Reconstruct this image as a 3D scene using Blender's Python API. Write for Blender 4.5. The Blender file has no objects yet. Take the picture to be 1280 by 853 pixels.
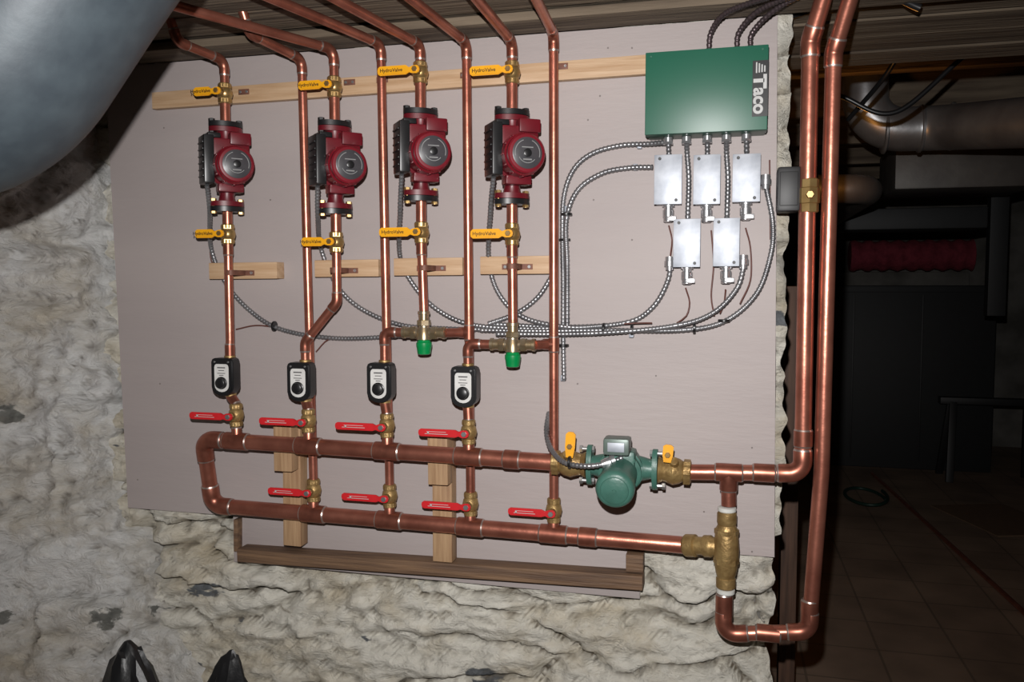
import bpy, bmesh, math, random
from mathutils import Vector, Matrix, noise
random.seed(3)
sc=bpy.context.scene
sc.view_settings.view_transform='Standard'
F=1050.0; YAW=math.radians(14.5); PIT=math.radians(3.6)
C=Vector((0,-1.95,1.45))
R=Matrix.Rotation(YAW,3,'Z')@Matrix.Rotation(math.radians(90)-PIT,3,'X')
def U(px,py,d=0.0):
    v=R@Vector(((px-640)/F,-(py-426.5)/F,-1)); return C+v*((-d-C.y)/v.y)
def UF(px,py,z=0.0):
    v=R@Vector(((px-640)/F,-(py-426.5)/F,-1)); return C+v*((z-C.z)/v.z)
X=Vector((1,0,0)); Y=Vector((0,1,0)); Z=Vector((0,0,1)); OUT=-Y
# ---------------- materials
def mat(name,c1,c2=None,rough=.5,metal=0.0,scale=20,bump=0.0,bscale=None,stretch=(1,1,1),coat=0,lo=.35,hi=.65,emit=None,es=0):
    m=bpy.data.materials.new(name); m.use_nodes=True; nt=m.node_tree; b=nt.nodes['Principled BSDF']
    b.inputs['Roughness'].default_value=rough; b.inputs['Metallic'].default_value=metal
    if coat: b.inputs['Coat Weight'].default_value=coat
    if emit: b.inputs['Emission Color'].default_value=(*emit,1); b.inputs['Emission Strength'].default_value=es
    c2=c2 or tuple(x*.82 for x in c1)
    tc=nt.nodes.new('ShaderNodeTexCoord'); mp=nt.nodes.new('ShaderNodeMapping'); mp.inputs['Scale'].default_value=stretch
    nt.links.new(tc.outputs['Object'],mp.inputs[0])
    n=nt.nodes.new('ShaderNodeTexNoise'); n.inputs['Scale'].default_value=scale; n.inputs['Detail'].default_value=6
    nt.links.new(mp.outputs[0],n.inputs['Vector'])
    r=nt.nodes.new('ShaderNodeValToRGB'); r.color_ramp.elements[0].position=lo; r.color_ramp.elements[1].position=hi
    r.color_ramp.elements[0].color=(*c1,1); r.color_ramp.elements[1].color=(*c2,1)
    nt.links.new(n.outputs[0],r.inputs[0]); nt.links.new(r.outputs[0],b.inputs['Base Color'])
    if bump:
        n2=nt.nodes.new('ShaderNodeTexNoise'); n2.inputs['Scale'].default_value=bscale or scale*3; n2.inputs['Detail'].default_value=8
        nt.links.new(mp.outputs[0],n2.inputs['Vector'])
        bp=nt.nodes.new('ShaderNodeBump'); bp.inputs['Strength'].default_value=bump; bp.inputs['Distance'].default_value=.01
        nt.links.new(n2.outputs[0],bp.inputs['Height']); nt.links.new(bp.outputs[0],b.inputs['Normal'])
    return m
COP=mat('copper',(.54,.205,.14),(.34,.115,.078),rough=.33,metal=.78,scale=18,bump=.06,lo=.3,hi=.7)
COPF=mat('copper_fitting',(.42,.15,.10),(.26,.09,.06),rough=.36,metal=.78,scale=30)
SOL=mat('solder',(.5,.40,.36),rough=.35,metal=.8)
STRAP=mat('dull_copper_strap',(.20,.085,.055),(.13,.055,.04),rough=.6,metal=.25,scale=40)
BRASS=mat('brass',(.50,.34,.14),(.34,.21,.08),rough=.33,metal=.75,scale=25)
BRONZE=mat('rough_bronze',(.40,.27,.11),(.26,.16,.06),rough=.45,metal=.6,scale=40,bump=.2)
YEL=mat('yellow_vinyl',(.80,.38,.01),(.70,.31,.01),rough=.35)
REDV=mat('red_vinyl',(.58,.02,.025),(.46,.015,.02),rough=.35)
REDP=mat('red_pump_paint',(.135,.005,.012),(.095,.004,.009),rough=.4,coat=.25)
REDD=mat('red_ring',(.18,.008,.017),(.13,.007,.013),rough=.35,coat=.25)
BLK=mat('black_plastic',(.012,.012,.013),rough=.35)
BLKM=mat('black_rubber',(.008,.008,.009),rough=.5)
GRY=mat('grey_plate',(.06,.055,.06),(.04,.04,.045),rough=.35)
LGT=mat('light_print',(.5,.5,.49),rough=.4)
WHT=mat('white_label',(.65,.64,.62),rough=.4)
GRNC=mat('green_cap',(.0,.26,.07),(.0,.20,.05),rough=.35)
GRNB=mat('green_enamel',(.012,.105,.062),(.010,.092,.056),rough=.4,scale=3)
GRNP=mat('green_pump_paint',(.05,.14,.11),(.04,.11,.085),rough=.4,scale=30,bump=.1)
STL=mat('steel_bolt',(.45,.45,.45),rough=.35,metal=.8)
GALV=mat('galvanised_box',(.42,.44,.48),(.29,.31,.35),rough=.5,metal=.4,scale=28)
ZINC=mat('zinc_connector',(.6,.6,.62),rough=.28,metal=.8)
BX=mat('armoured_cable',(.30,.30,.31),(.2,.2,.21),rough=.38,metal=.7)
BOARD=mat('board_paint',(.38,.33,.318),(.335,.29,.282),rough=.6,scale=2.2,bump=.10,bscale=60,stretch=(.3,1,1.6))
PINEH=mat('pine_along_x',(.54,.37,.23),(.42,.26,.14),rough=.6,scale=9,bump=.15,stretch=(.6,6,10))
PINEV=mat('pine_along_z',(.42,.27,.15),(.27,.155,.08),rough=.6,scale=9,bump=.15,stretch=(10,6,.6))
BROWN=mat('weathered_wood_trim',(.19,.11,.06),(.09,.05,.03),rough=.7,scale=8,bump=.4,stretch=(.5,6,10))
CEIL=mat('ceiling_planks',(.17,.13,.09),(.065,.045,.03),rough=.85,scale=4,bump=.6,stretch=(.5,7,5))
DWOOD=mat('dark_wood',(.10,.05,.03),(.05,.025,.015),rough=.7,scale=8,bump=.2,stretch=(8,8,.6))
DUCT=mat('duct_steel',(.054,.070,.082),(.040,.052,.063),rough=.5,metal=.12,scale=26,bump=.03,lo=.35,hi=.65)
DUCT2=mat('shiny_duct',(.38,.39,.40),(.24,.24,.25),rough=.38,metal=.75,scale=6,bump=.1)
DUCT3=mat('dull_duct',(.12,.11,.10),(.08,.07,.065),rough=.5,metal=.4,scale=6,bump=.1)
DARK=mat('dark_panel',(.010,.011,.012),rough=.6)
BAG=mat('black_polythene',(.010,.010,.011),rough=.42,scale=14,bump=.35,bscale=22)
PINK=mat('pink_insulation',(.30,.04,.06),(.18,.02,.035),rough=.9,scale=15,bump=.8)
HOSE=mat('green_hose',(.008,.035,.025),rough=.5)
TAPE=mat('white_thread_tape',(.66,.66,.62),rough=.6)
CARD=mat('cardboard',(.16,.10,.06),rough=.8)
WRD=mat('brown_wire',(.12,.04,.03),rough=.5)
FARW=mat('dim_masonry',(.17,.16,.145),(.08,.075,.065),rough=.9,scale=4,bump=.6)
def stone_mat(name,base,stain_shade,grey,f_lo=.58,g_lo=.64,p_hi=.49):
    m=bpy.data.materials.new(name); m.use_nodes=True; nt=m.node_tree; L=nt.links.new; b=nt.nodes['Principled BSDF']
    b.inputs['Roughness'].default_value=.9
    tc=nt.nodes.new('ShaderNodeTexCoord')
    def N(s,det=8,dist=0,rgh=.5,st=(1,1,1)):
        mp=nt.nodes.new('ShaderNodeMapping'); mp.inputs['Scale'].default_value=st; L(tc.outputs['Object'],mp.inputs[0])
        n=nt.nodes.new('ShaderNodeTexNoise'); n.inputs['Scale'].default_value=s; n.inputs['Detail'].default_value=det; n.inputs['Distortion'].default_value=dist; n.inputs['Roughness'].default_value=rgh
        L(mp.outputs[0],n.inputs['Vector']); return n.outputs[0]
    def ramp(src,p0,c0,p1,c1):
        r=nt.nodes.new('ShaderNodeValToRGB'); e=r.color_ramp.elements; e[0].position=p0; e[1].position=p1; e[0].color=(*c0,1); e[1].color=(*c1,1); L(src,r.inputs[0]); return r.outputs[0]
    def mix(f,a,c,mode='MIX'):
        x=nt.nodes.new('ShaderNodeMix'); x.data_type='RGBA'; x.blend_type=mode
        L(f,x.inputs[0]); L(a,x.inputs[6]); L(c,x.inputs[7]); return x.outputs[2]
    a=ramp(N(3.2,12,.3,.7,(1,1,1.5)),.44,base,.66,tuple(v*q for v,q in zip(base,(.72,.65,.54))))
    s=ramp(N(60,4),0,stain_shade,1,tuple(v*.6 for v in stain_shade))
    f=ramp(N(12,12,.8,.72,(1,1,1.9)),f_lo,(0,0,0),f_lo+.09,(.85,.85,.85))
    c=mix(f,a,s)
    g=ramp(N(40,6),.3,grey,.7,tuple(v*.55 for v in grey))
    f2=ramp(N(2.9,9,.2,.55,(1,1,2.8)),g_lo,(0,0,0),g_lo+.015,(1,1,1))
    c=mix(f2,c,g)
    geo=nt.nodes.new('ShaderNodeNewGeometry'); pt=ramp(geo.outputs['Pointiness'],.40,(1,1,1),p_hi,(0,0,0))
    d=ramp(N(30),0,tuple(v*.7 for v in stain_shade),1,tuple(v*.35 for v in stain_shade))
    c=mix(pt,c,d)  # darkens creases with the stain tone: relief shade painted into the wall colour
    L(c,b.inputs['Base Color'])
    bp=nt.nodes.new('ShaderNodeBump'); bp.inputs['Strength'].default_value=1; bp.inputs['Distance'].default_value=.02
    L(N(20,13,.5,.7,(1,1,1.8)),bp.inputs['Height']); L(bp.outputs[0],b.inputs['Normal'])
    return m
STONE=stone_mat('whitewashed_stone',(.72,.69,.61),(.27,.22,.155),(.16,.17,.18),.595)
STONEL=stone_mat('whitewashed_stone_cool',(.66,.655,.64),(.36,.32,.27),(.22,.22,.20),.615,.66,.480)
def floor_mat():
    m=bpy.data.materials.new('floor_tiles'); m.use_nodes=True; nt=m.node_tree; b=nt.nodes['Principled BSDF']; b.inputs['Roughness'].default_value=.7
    tc=nt.nodes.new('ShaderNodeTexCoord'); br=nt.nodes.new('ShaderNodeTexBrick')
    br.inputs['Scale'].default_value=1; br.inputs['Brick Width'].default_value=.3; br.inputs['Row Height'].default_value=.3; br.offset=0
    br.inputs['Mortar Size'].default_value=.005
    br.inputs['Color1'].default_value=(.30,.215,.155,1); br.inputs['Color2'].default_value=(.26,.185,.135,1); br.inputs['Mortar'].default_value=(.17,.125,.09,1)
    n=nt.nodes.new('ShaderNodeTexNoise'); n.inputs['Scale'].default_value=3; n.inputs['Detail'].default_value=8; nt.links.new(tc.outputs['Object'],n.inputs['Vector'])
    mx=nt.nodes.new('ShaderNodeMix'); mx.data_type='RGBA'; mx.blend_type='MULTIPLY'; mx.inputs[0].default_value=.8
    nt.links.new(br.outputs[0],mx.inputs[6]); rr=nt.nodes.new('ShaderNodeValToRGB'); rr.color_ramp.elements[0].color=(.45,.45,.45,1); rr.color_ramp.elements[0].position=.3; rr.color_ramp.elements[1].position=.7
    nt.links.new(n.outputs[0],rr.inputs[0]); nt.links.new(rr.outputs[0],mx.inputs[7])
    nt.links.new(tc.outputs['Object'],br.inputs['Vector']); nt.links.new(mx.outputs[2],b.inputs['Base Color']); return m
FLOOR=floor_mat()
# ---------------- geometry
WL={}
def perp(a):
    a=a.normalized(); r=Z if abs(a.z)<.9 else X
    x=r.cross(a).normalized(); return x,a.cross(x).normalized()
def fillet(pts,rad,n=8):
    out=[pts[0].copy()]; cor=[]
    for i in range(1,len(pts)-1):
        a,b,c=pts[i-1],pts[i],pts[i+1]; u=(a-b); v=(c-b); lu,lv=u.length,v.length; u.normalize(); v.normalize()
        ang=math.pi-u.angle(v)
        if ang<.02: out.append(b.copy()); continue
        t=min(rad*math.tan(ang/2),lu*.49,lv*.49); rr=t/math.tan(ang/2)
        bis=(u+v).normalized(); cen=b+bis*(rr/math.cos(ang/2))
        p0=b+u*t; p1=b+v*t; e0=(p0-cen); e1=(p1-cen); arc=[]
        for k in range(n+1):
            w=k/n; q=(e0*math.sin((1-w)*ang)+e1*math.sin(w*ang))/math.sin(ang); arc.append(cen+q)
        out+=arc; cor.append((p0+u*0,arc,u,v))
    out.append(pts[-1].copy()); return out,cor
def spline(pts,step=.004):
    P=[pts[0]*2-pts[1]]+list(pts)+[pts[-1]*2-pts[-2]]; out=[]
    for i in range(1,len(P)-2):
        a,b,c,d=P[i-1:i+3]; n=max(2,int((c-b).length/step))
        for k in range(n):
            t=k/n; out.append(.5*((2*b)+(c-a)*t+(2*a-5*b+4*c-d)*t*t+(3*b-a-3*c+d)*t**3))
    out.append(pts[-1].copy()); return out
class G:
    def __init__(s): s.v=[]; s.f=[]; s.m=[]
    def ring_faces(s,a,b,n,mi):
        for k in range(n): s.f.append((a+k,a+(k+1)%n,b+(k+1)%n,b+k)); s.m.append(mi)
    def sweep(s,path,rad,n=16,mi=0,ends=None,cap=True):
        N=len(path); base=len(s.v)
        t=[(path[min(i+1,N-1)]-path[max(i-1,0)]).normalized() for i in range(N)]
        x,_=perp(t[0])
        for i in range(N):
            x=(x-t[i]*x.dot(t[i])).normalized(); y=t[i].cross(x); r=rad[i] if isinstance(rad,(list,tuple)) else rad
            for k in range(n):
                a=2*math.pi*k/n; s.v.append(path[i]+x*(math.cos(a)*r)+y*(math.sin(a)*r))
        for i in range(N-1):
            s.ring_faces(base+i*n,base+(i+1)*n,n,(ends if ends is not None and (i==0 or i==N-2) else mi))
        if cap:
            s.f.append(tuple(reversed(range(base,base+n)))); s.m.append(mi)
            s.f.append(tuple(range(base+(N-1)*n,base+N*n))); s.m.append(mi)
        return s
    def lathe(s,o,ax,prof,n=24,mi=0,ph=0.0,mis=None,xr=None):
        ax=ax.normalized(); x,y=perp(ax)
        if xr is not None: x=(xr-ax*xr.dot(ax)).normalized(); y=ax.cross(x)
        base=len(s.v)
        for (h,r) in prof:
            for k in range(n):
                a=2*math.pi*k/n+ph; s.v.append(o+ax*h+x*(math.cos(a)*max(r,1e-5))+y*(math.sin(a)*max(r,1e-5)))
        for i in range(len(prof)-1): s.ring_faces(base+i*n,base+(i+1)*n,n,mis[i] if mis else mi)
        s.f.append(tuple(reversed(range(base,base+n)))); s.m.append(mis[0] if mis else mi)
        s.f.append(tuple(range(base+(len(prof)-1)*n,base+len(prof)*n))); s.m.append(mis[-1] if mis else mi)
        return s
    def cyl(s,o,ax,l,r,n=20,mi=0,ch=None,ph=0):
        c=min(l,r)*.12 if ch is None else ch
        return s.lathe(o,ax,[(0,r-c),(c,r),(l-c,r),(l,r-c)],n,mi,ph)
    def bm(s,bm,M,mi=0):
        base=len(s.v); bm.verts.ensure_lookup_table()
        for i,v in enumerate(bm.verts): v.index=i; s.v.append(M@v.co)
        for f in bm.faces: s.f.append(tuple(base+v.index for v in f.verts)); s.m.append(mi)
        bm.free()
    def box(s,c,size,ax=(X,Y,Z),bev=.002,mi=0,seg=2):
        b=bmesh.new(); bmesh.ops.create_cube(b,size=1)
        for v in b.verts: v.co=Vector((v.co.x*size[0],v.co.y*size[1],v.co.z*size[2]))
        if bev: bmesh.ops.bevel(b,geom=b.edges[:],offset=min(bev,min(size)*.45),segments=seg,affect='EDGES',profile=.6)
        M=Matrix.Translation(c)@Matrix((ax[0],ax[1],ax[2])).transposed().to_4x4(); s.bm(b,M,mi); return s
    def prism(s,o,ax,ay,pts,h,bev=.0015,mi=0):
        az=ax.cross(ay).normalized(); b=bmesh.new()
        vs=[b.verts.new((p[0],p[1],0)) for p in pts]; f=b.faces.new(vs)
        r=bmesh.ops.extrude_face_region(b,geom=[f])
        for e in r['geom']:
            if isinstance(e,bmesh.types.BMVert): e.co.z+=h
        bmesh.ops.recalc_face_normals(b,faces=b.faces[:])
        if bev:
            top=[e for e in b.edges if all(v.co.z>h*.5 for v in e.verts)]
            bmesh.ops.bevel(b,geom=top,offset=bev,segments=2,affect='EDGES')
        M=Matrix.Translation(o)@Matrix((ax,ay,az)).transposed().to_4x4(); s.bm(b,M,mi); return s
    def text(s,t,size,o,ax,ay,mi=0,bold=.0,ext=.0003):
        cu=bpy.data.curves.new('t','FONT'); cu.body=t; cu.size=size; cu.extrude=ext; cu.offset=bold; cu.align_x='CENTER'; cu.align_y='CENTER'
        ob=bpy.data.objects.new('t',cu); sc.collection.objects.link(ob); bpy.context.view_layer.update()
        me=bpy.data.meshes.new_from_object(ob.evaluated_get(bpy.context.evaluated_depsgraph_get()))
        az=ax.cross(ay); base=len(s.v)
        for v in me.vertices: s.v.append(o+ax*v.co.x+ay*v.co.y+az*(v.co.z+ext))
        for p in me.polygons: s.f.append(tuple(base+i for i in p.vertices)); s.m.append(mi)
        bpy.data.objects.remove(ob); bpy.data.meshes.remove(me); bpy.data.curves.remove(cu); return s
    def obj(s,name,mats,parent=None,label=None,flat=False,ang=35):
        lo=Vector([min(v[i] for v in s.v) for i in range(3)]); hi=Vector([max(v[i] for v in s.v) for i in range(3)]); c=(lo+hi)/2
        me=bpy.data.meshes.new(name); me.from_pydata([tuple(v-c) for v in s.v],[],s.f)
        if not isinstance(mats,(list,tuple)): mats=[mats]
        for m in mats: me.materials.append(m)
        for p,m in zip(me.polygons,s.m): p.material_index=m; p.use_smooth=not flat
        me.validate(); me.update()
        if not flat: me.set_sharp_from_angle(angle=math.radians(ang))
        o=bpy.data.objects.new(name,me); sc.collection.objects.link(o)
        WL[o.name]=c
        if parent is not None: o.parent=parent; o.location=c-WL[parent.name]
        else: o.location=c
        if label: o['label']=label
        return o
def top(o,label,cat,group=None):
    o['label']=label; o['category']=cat
    if group: o['group']=group
    return o
def thing(name,loc,label,cat,group=None):
    e=bpy.data.objects.new(name,None); e.empty_display_size=.05; e.location=loc; sc.collection.objects.link(e); WL[e.name]=loc.copy()
    return top(e,label,cat,group)
def struct(o): o['kind']='structure'; return o
# ---------------- pipes
def sleeve(g,o,ax,l,r):
    g.lathe(o-ax.normalized()*l/2,ax,[(0,r*.93),(0.001,r*1.06),(.004,r*1.13),(.0041,r*1.15),(l-.0041,r*1.15),(l-.004,r*1.13),(l-.001,r*1.06),(l,r*.93)],20,0,mis=[1,1,0,0,0,1,1])
def pipe(pts,r,label,fr=None,group=None,coup=(),elb=True,name='copper_pipe'):
    fr=fr or r*2.2
    path,cor=fillet(pts,fr); g=G().sweep(path,r,20); o=top(g.obj(name,COP),label,'pipe',group)
    if elb:
        for p0,arc,u,v in cor:
            if (arc[0]-arc[-1]).length<r*.5: continue
            e=r*1.5; sub=[arc[0]+u*e,arc[0]+u*(e-.004)]+arc+[arc[-1]+v*(e-.004),arc[-1]+v*e]
            k=G().sweep(sub,[r*1.04]+[r*1.15]*(len(sub)-2)+[r*1.04],20,0,ends=1); k.obj('elbow',[COPF,SOL],o)
    for (c,ax) in coup:
        k=G(); sleeve(k,c,ax,r*3.4,r); k.obj('coupling',[COPF,SOL],o)
    return o
def tee(par,c,run,br,r,rb,lb=None):
    k=G(); sleeve(k,c,run,r*3.6,r); l=r*1.15+rb*1.4
    k.lathe(c,br,[(0,rb*1.2),(l-.004,rb*1.2),(l-.001,rb*1.08),(l,rb*.98)],20,0,mis=[0,1,1]); k.obj('tee_fitting',[COPF,SOL],par)
def strap(px,py,d,r,w=.04):
    """copper pipe clamp: arch over a vertical pipe with two ears on the wood"""
    O=U(px,py,d); g=G(); h=.013
    P=[(-w/2-.012,-d+.041)]; n=8
    P+=[(-r-.001,-d+.041)]
    for k in range(n+1):
        a=math.pi-math.pi*k/n; P.append(((r+.0015)*math.cos(a),(r+.0015)*math.sin(a)))
    P+=[(r+.001,-d+.041),(w/2+.012,-d+.041)]
    base=len(g.v)
    for (x,y) in P:
        for dz in (-h/2,h/2):
            g.v.append(O+X*x+OUT*y+Z*dz)
    for i in range(len(P)-1): g.f.append((base+2*i,base+2*i+2,base+2*i+3,base+2*i+1)); g.m.append(0)
    for sx in (-1,1): g.cyl(O+X*sx*(w/2+.004)+OUT*(-d+.041),OUT,.003,.004,10,1)
    o=top(g.obj('pipe_clamp',[STRAP,STL]),'small copper strap holding a pipe to the wood','clamp','copper pipe clamps')
    return o
# ================= SETTING
BT=U(970,15).z; ZC=BT+.004
def billow(p,o=4):
    s=0;a=1;q=p.copy()
    for _ in range(o): s+=a*abs(noise.noise(q)); q=q*2.03+Vector((3.1,1.7,.3)); a*=.55
    return s
def stonegrid(name,u0,u1,z0,z1,P,mat_,res=.011,seed=0,amp=.045,cap=None,sc1=(3.2,6.5),kv=1.0,base=.0,bf=(6,12),ba=.022,pt_=.35):
    nu=int((u1-u0)/res); nz=int((z1-z0)/res); g=G()
    for j in range(nz+1):
        z=z0+(z1-z0)*j/nz
        for i in range(nu+1):
            u=u0+(u1-u0)*i/nu
            w=noise.noise(Vector((u*2,z*2,seed)))*.5; w2=noise.fractal(Vector((u*8,z*8,seed+3)),1,2,3)*.22
            q=Vector((u*sc1[0]+w+w2,z*sc1[1]+w*1.6+w2+noise.noise(Vector((u*1.3,0,seed+5)))*.8,seed))
            ds,pt=noise.voronoi(q); e=min(1,max(0,(ds[1]-ds[0])/.22)); e=e*e*(3-2*e)
            c0=pt[0]; hv=noise.cell(c0*7.3)
            pl=min(1,max(0,noise.noise(Vector((u*2.1,z*3.2,seed+8)))*2.2+pt_))
            tx=noise.noise(c0*5.1+Vector((9,0,0))); tz_=noise.noise(c0*5.1+Vector((0,9,0)))
            st=(amp*kv*(e*.5+.5*(hv*.5+.5)*e)+((q.x-c0.x)*tx+(q.y-c0.y)*tz_)*.03*kv)*(1-pl*.75)+pl*.75*amp*kv*.6
            n1=noise.fractal(Vector((u*5,z*13,seed)),1,2.1,6)
            t=n1*3.2; ft=math.floor(t); fr_=t-ft; fr_=min(1,fr_/.16); ter=(ft+fr_*fr_*(3-2*fr_))/3.2
            b=billow(Vector((u*bf[0],z*bf[1],seed+4)),4)
            h=st+.022*ter+.010*n1+ba*b+.007*noise.fractal(Vector((u*30,z*45,seed)),1,2,3)-.008+base
            if cap: h=cap(u,z,h)
            g.v.append(P(u,z,h))
    for j in range(nz):
        for i in range(nu):
            a=j*(nu+1)+i; g.f.append((a,a+1,a+nu+2,a+nu+1)); g.m.append(0)
    o=g.obj(name,mat_,ang=180); return struct(o)
bl=U(160,635); br_=U(968,697); tr=U(972,15); tl=U(131,76)
XL=bl.x-.03; XR=U(984,300,-.06).x
def capb(u,z,h):
    zb=bl.z+(br_.z-bl.z)*(u-bl.x)/(br_.x-bl.x)
    if z>zb-.005: return min(h,.048)
    if U(285,650).x<u<U(812,650).x and z>U(500,722).z-.03: return min(h,.045)
    return h
def PB(u,z,h):
    x=u
    if u>XR-.06:
        k=(u-XR+.06)/.06; x=u+k*(.022*noise.noise(Vector((1,z*9,3)))+.01*noise.noise(Vector((1,z*30,5)))+(.0 if z>.88 else -.018)); h-=k*k*.02
    return Vector((x,.068-h,z))
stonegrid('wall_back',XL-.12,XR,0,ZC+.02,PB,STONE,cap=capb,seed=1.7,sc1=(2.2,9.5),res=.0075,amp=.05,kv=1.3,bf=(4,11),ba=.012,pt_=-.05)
def PL(u,z,h):
    lean=max(0,.86-z)*.55
    b=Vector((XL-.0+lean,.08,z)); dirv=Vector((-.30,-1,0)).normalized(); nrm=Vector((1,-.3,0)).normalized()
    return b+dirv*u+nrm*(h-.035)
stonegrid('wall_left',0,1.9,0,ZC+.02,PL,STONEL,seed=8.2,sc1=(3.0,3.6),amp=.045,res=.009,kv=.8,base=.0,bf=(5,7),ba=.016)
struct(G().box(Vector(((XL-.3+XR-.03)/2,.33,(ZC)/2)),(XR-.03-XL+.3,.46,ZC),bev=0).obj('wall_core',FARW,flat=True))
struct(G().box(Vector((1.2,2.2,-.03)),(8,9.4,.06),bev=0).obj('floor',FLOOR,flat=True))
def planks(name,x0,x1,y0,y1,z,w=.14):
    g=G(); y=y1
    while y>y0:
        g.box(Vector(((x0+x1)/2,y-w/2,z+.03+random.uniform(-.004,.006))),(x1-x0,w-.006,.05),bev=.003,seg=1); y-=w
    return struct(g.obj(name,CEIL,ang=30))
planks('ceiling',-2.6,2.6,-2.4,.6,ZC+.012)
struct(G().box(Vector((.9,3.6,2.5)),(6,6,.05),bev=0).obj('ceiling_far',CEIL,flat=True))
top(G().box(Vector(((XL+.8)/2,-.05,ZC+.0)),(.8-XL+.2,.1,.02),bev=.003).obj('wood_sill_board',CEIL),'old rough board along the top of the panel','board')
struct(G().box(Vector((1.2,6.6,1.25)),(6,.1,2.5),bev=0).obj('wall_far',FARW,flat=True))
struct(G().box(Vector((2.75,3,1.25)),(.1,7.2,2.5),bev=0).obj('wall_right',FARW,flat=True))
for k in range(6):
    top(G().box(Vector((1.35,.75+k*.85,2.38)),(2.6,.06,.2),bev=.004).obj('ceiling_joist',CEIL),'rough-sawn brown ceiling joist','joist','ceiling joists')
# board
g=G(); q=[bl,br_,tr,tl]; q=[Vector((p.x,0,min(p.z,ZC-.0115))) for p in q]
g.v=q+[p+Y*.018 for p in q]; g.f=[(0,1,2,3),(7,6,5,4),(0,4,5,1),(1,5,6,2),(2,6,7,3),(3,7,4,0)]; g.m=[0]*6
bo=top(g.obj('mounting_board',BOARD,flat=True),'large grey-lilac painted plywood panel on stone wall','board')
g=G()
for (x,y) in [(172,600),(205,160),(750,120),(742,250),(790,300),(760,60),(560,640),(620,665),(480,655),(880,640),(940,560),(722,480),(200,480),(338,250),(735,150),(820,470),(790,60),(940,690)]:
    g.cyl(U(x,y,.0)+Y*.001,OUT,.002,.0022,8)
g.obj('screw_head',mat('dull_screw',(.2,.17,.16),rough=.6),bo)['kind']='stuff'
a=U(292,652,-.022); b=U(800,735,-.022)
g=G().box(Vector(((a.x+b.x)/2,.026,(U(500,648).z+U(500,715).z)/2)),(b.x-a.x,.012,U(500,645).z-U(500,718).z+.03),bev=.001)
top(g.obj('lower_panel',BOARD),'narrow grey painted panel below the mounting board','panel')
def bar(p,q,h,d0,d1,name,m,label,cat,group=None,par=None,bev=.002):
    """board between two wall points (centre line), height h, occupying depth d0..d1"""
    ax=Vector((q.x-p.x,0,q.z-p.z)); l=ax.length; ax.normalize(); up=Vector((-ax.z,0,ax.x))
    c=Vector(((p.x+q.x)/2,-(d0+d1)/2,(p.z+q.z)/2))
    o=G().box(c,(l,d1-d0,h),(ax,Y,up),bev).obj(name,m,par)
    return top(o,label,cat,group) if label else o
fr=thing('wooden_window_frame',U(550,715),'weathered brown wooden frame around low panel','frame')
bar(U(296,695,.03),U(803,730,.03),.034,-.02,.03,'bottom_rail',BROWN,None,None,par=fr)
bar(U(294,650,.005),U(294,690,.005),.012,-.02,.004,'side_stile',BROWN,None,None,par=fr)
bar(U(793,694,.02),U(793,716,.02),.04,-.02,.02,'side_stile',BROWN,None,None,par=fr)
bar(U(190,126,.02),U(812,80,.02),.043,0.0005,.021,'pine_batten',PINEH,'long pine batten across the grey board','batten')
for (x0,x1,y) in [(261,346,339),(393,473,336),(492,578,334),(600,688,332)]:
    bar(U(x0,y,.038),U(x1,y-1,.038),.042,.0005,.038,'pine_block',PINEH,'short pine block screwed to the grey board','wood block','horizontal pine blocks')
for (x,y0,y1,sx,sy0,sy1) in [(364,532,683,352,531,590),(552,548,703,546,546,607)]:
    bar(U(x,y0,.038),U(x+1,y1,.038),.05,.0005,.038,'pine_upright',PINEV,'upright pine support behind the copper headers','wood block','upright pine supports')
    bar(U(sx,sy0,.076),U(sx+1,sy1,.076),.05,.0385,.074,'pine_spacer',PINEV,'short pine spacer stacked on an upright support','wood block','pine spacers')
# ================= HEADERS
DU=.097; DL=.062; RH=.0192; r=.0108
hp=[U(690,578,DU),U(254,549,DU),U(266,632,DL),U(858,682,DL)]
hdr=pipe(hp,RH,'thick copper header loop soldered with tees',.03,name='copper_header')
run=(hp[0]-hp[1]).normalized(); run2=(hp[3]-hp[2]).normalized()
def on(a,b,px,d):
    lo,hi=0.0,1.0
    Ri=R.transposed()
    def pxof(t):
        v=Ri@(a+(b-a)*t-C); return 640+F*v.x/(-v.z)
    for _ in range(40):
        m=(lo+hi)/2
        if (pxof(m)-px)*(pxof(1)-pxof(0))<0: lo=m
        else: hi=m
    return a+(b-a)*((lo+hi)/2)
T1=[on(hp[1],hp[0],x,DU) for x in (296,386,484,586)]
T2=[on(hp[2],hp[3],x,DL) for x in (392,487,588,692)]
for p in T1: tee(hdr,p,run,Z,RH,r)
for p in T2: tee(hdr,p,run2,Z,RH,r)
for px in (640,): 
    k=G(); sleeve(k,on(hp[1],hp[0],px,DU),run,RH*2.2,RH); k.obj('coupling',[COPF,SOL],hdr)
for px in (735,): 
    k=G(); sleeve(k,on(hp[2],hp[3],px,DL),run2,RH*2.4,RH); k.obj('coupling',[COPF,SOL],hdr)
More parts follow.
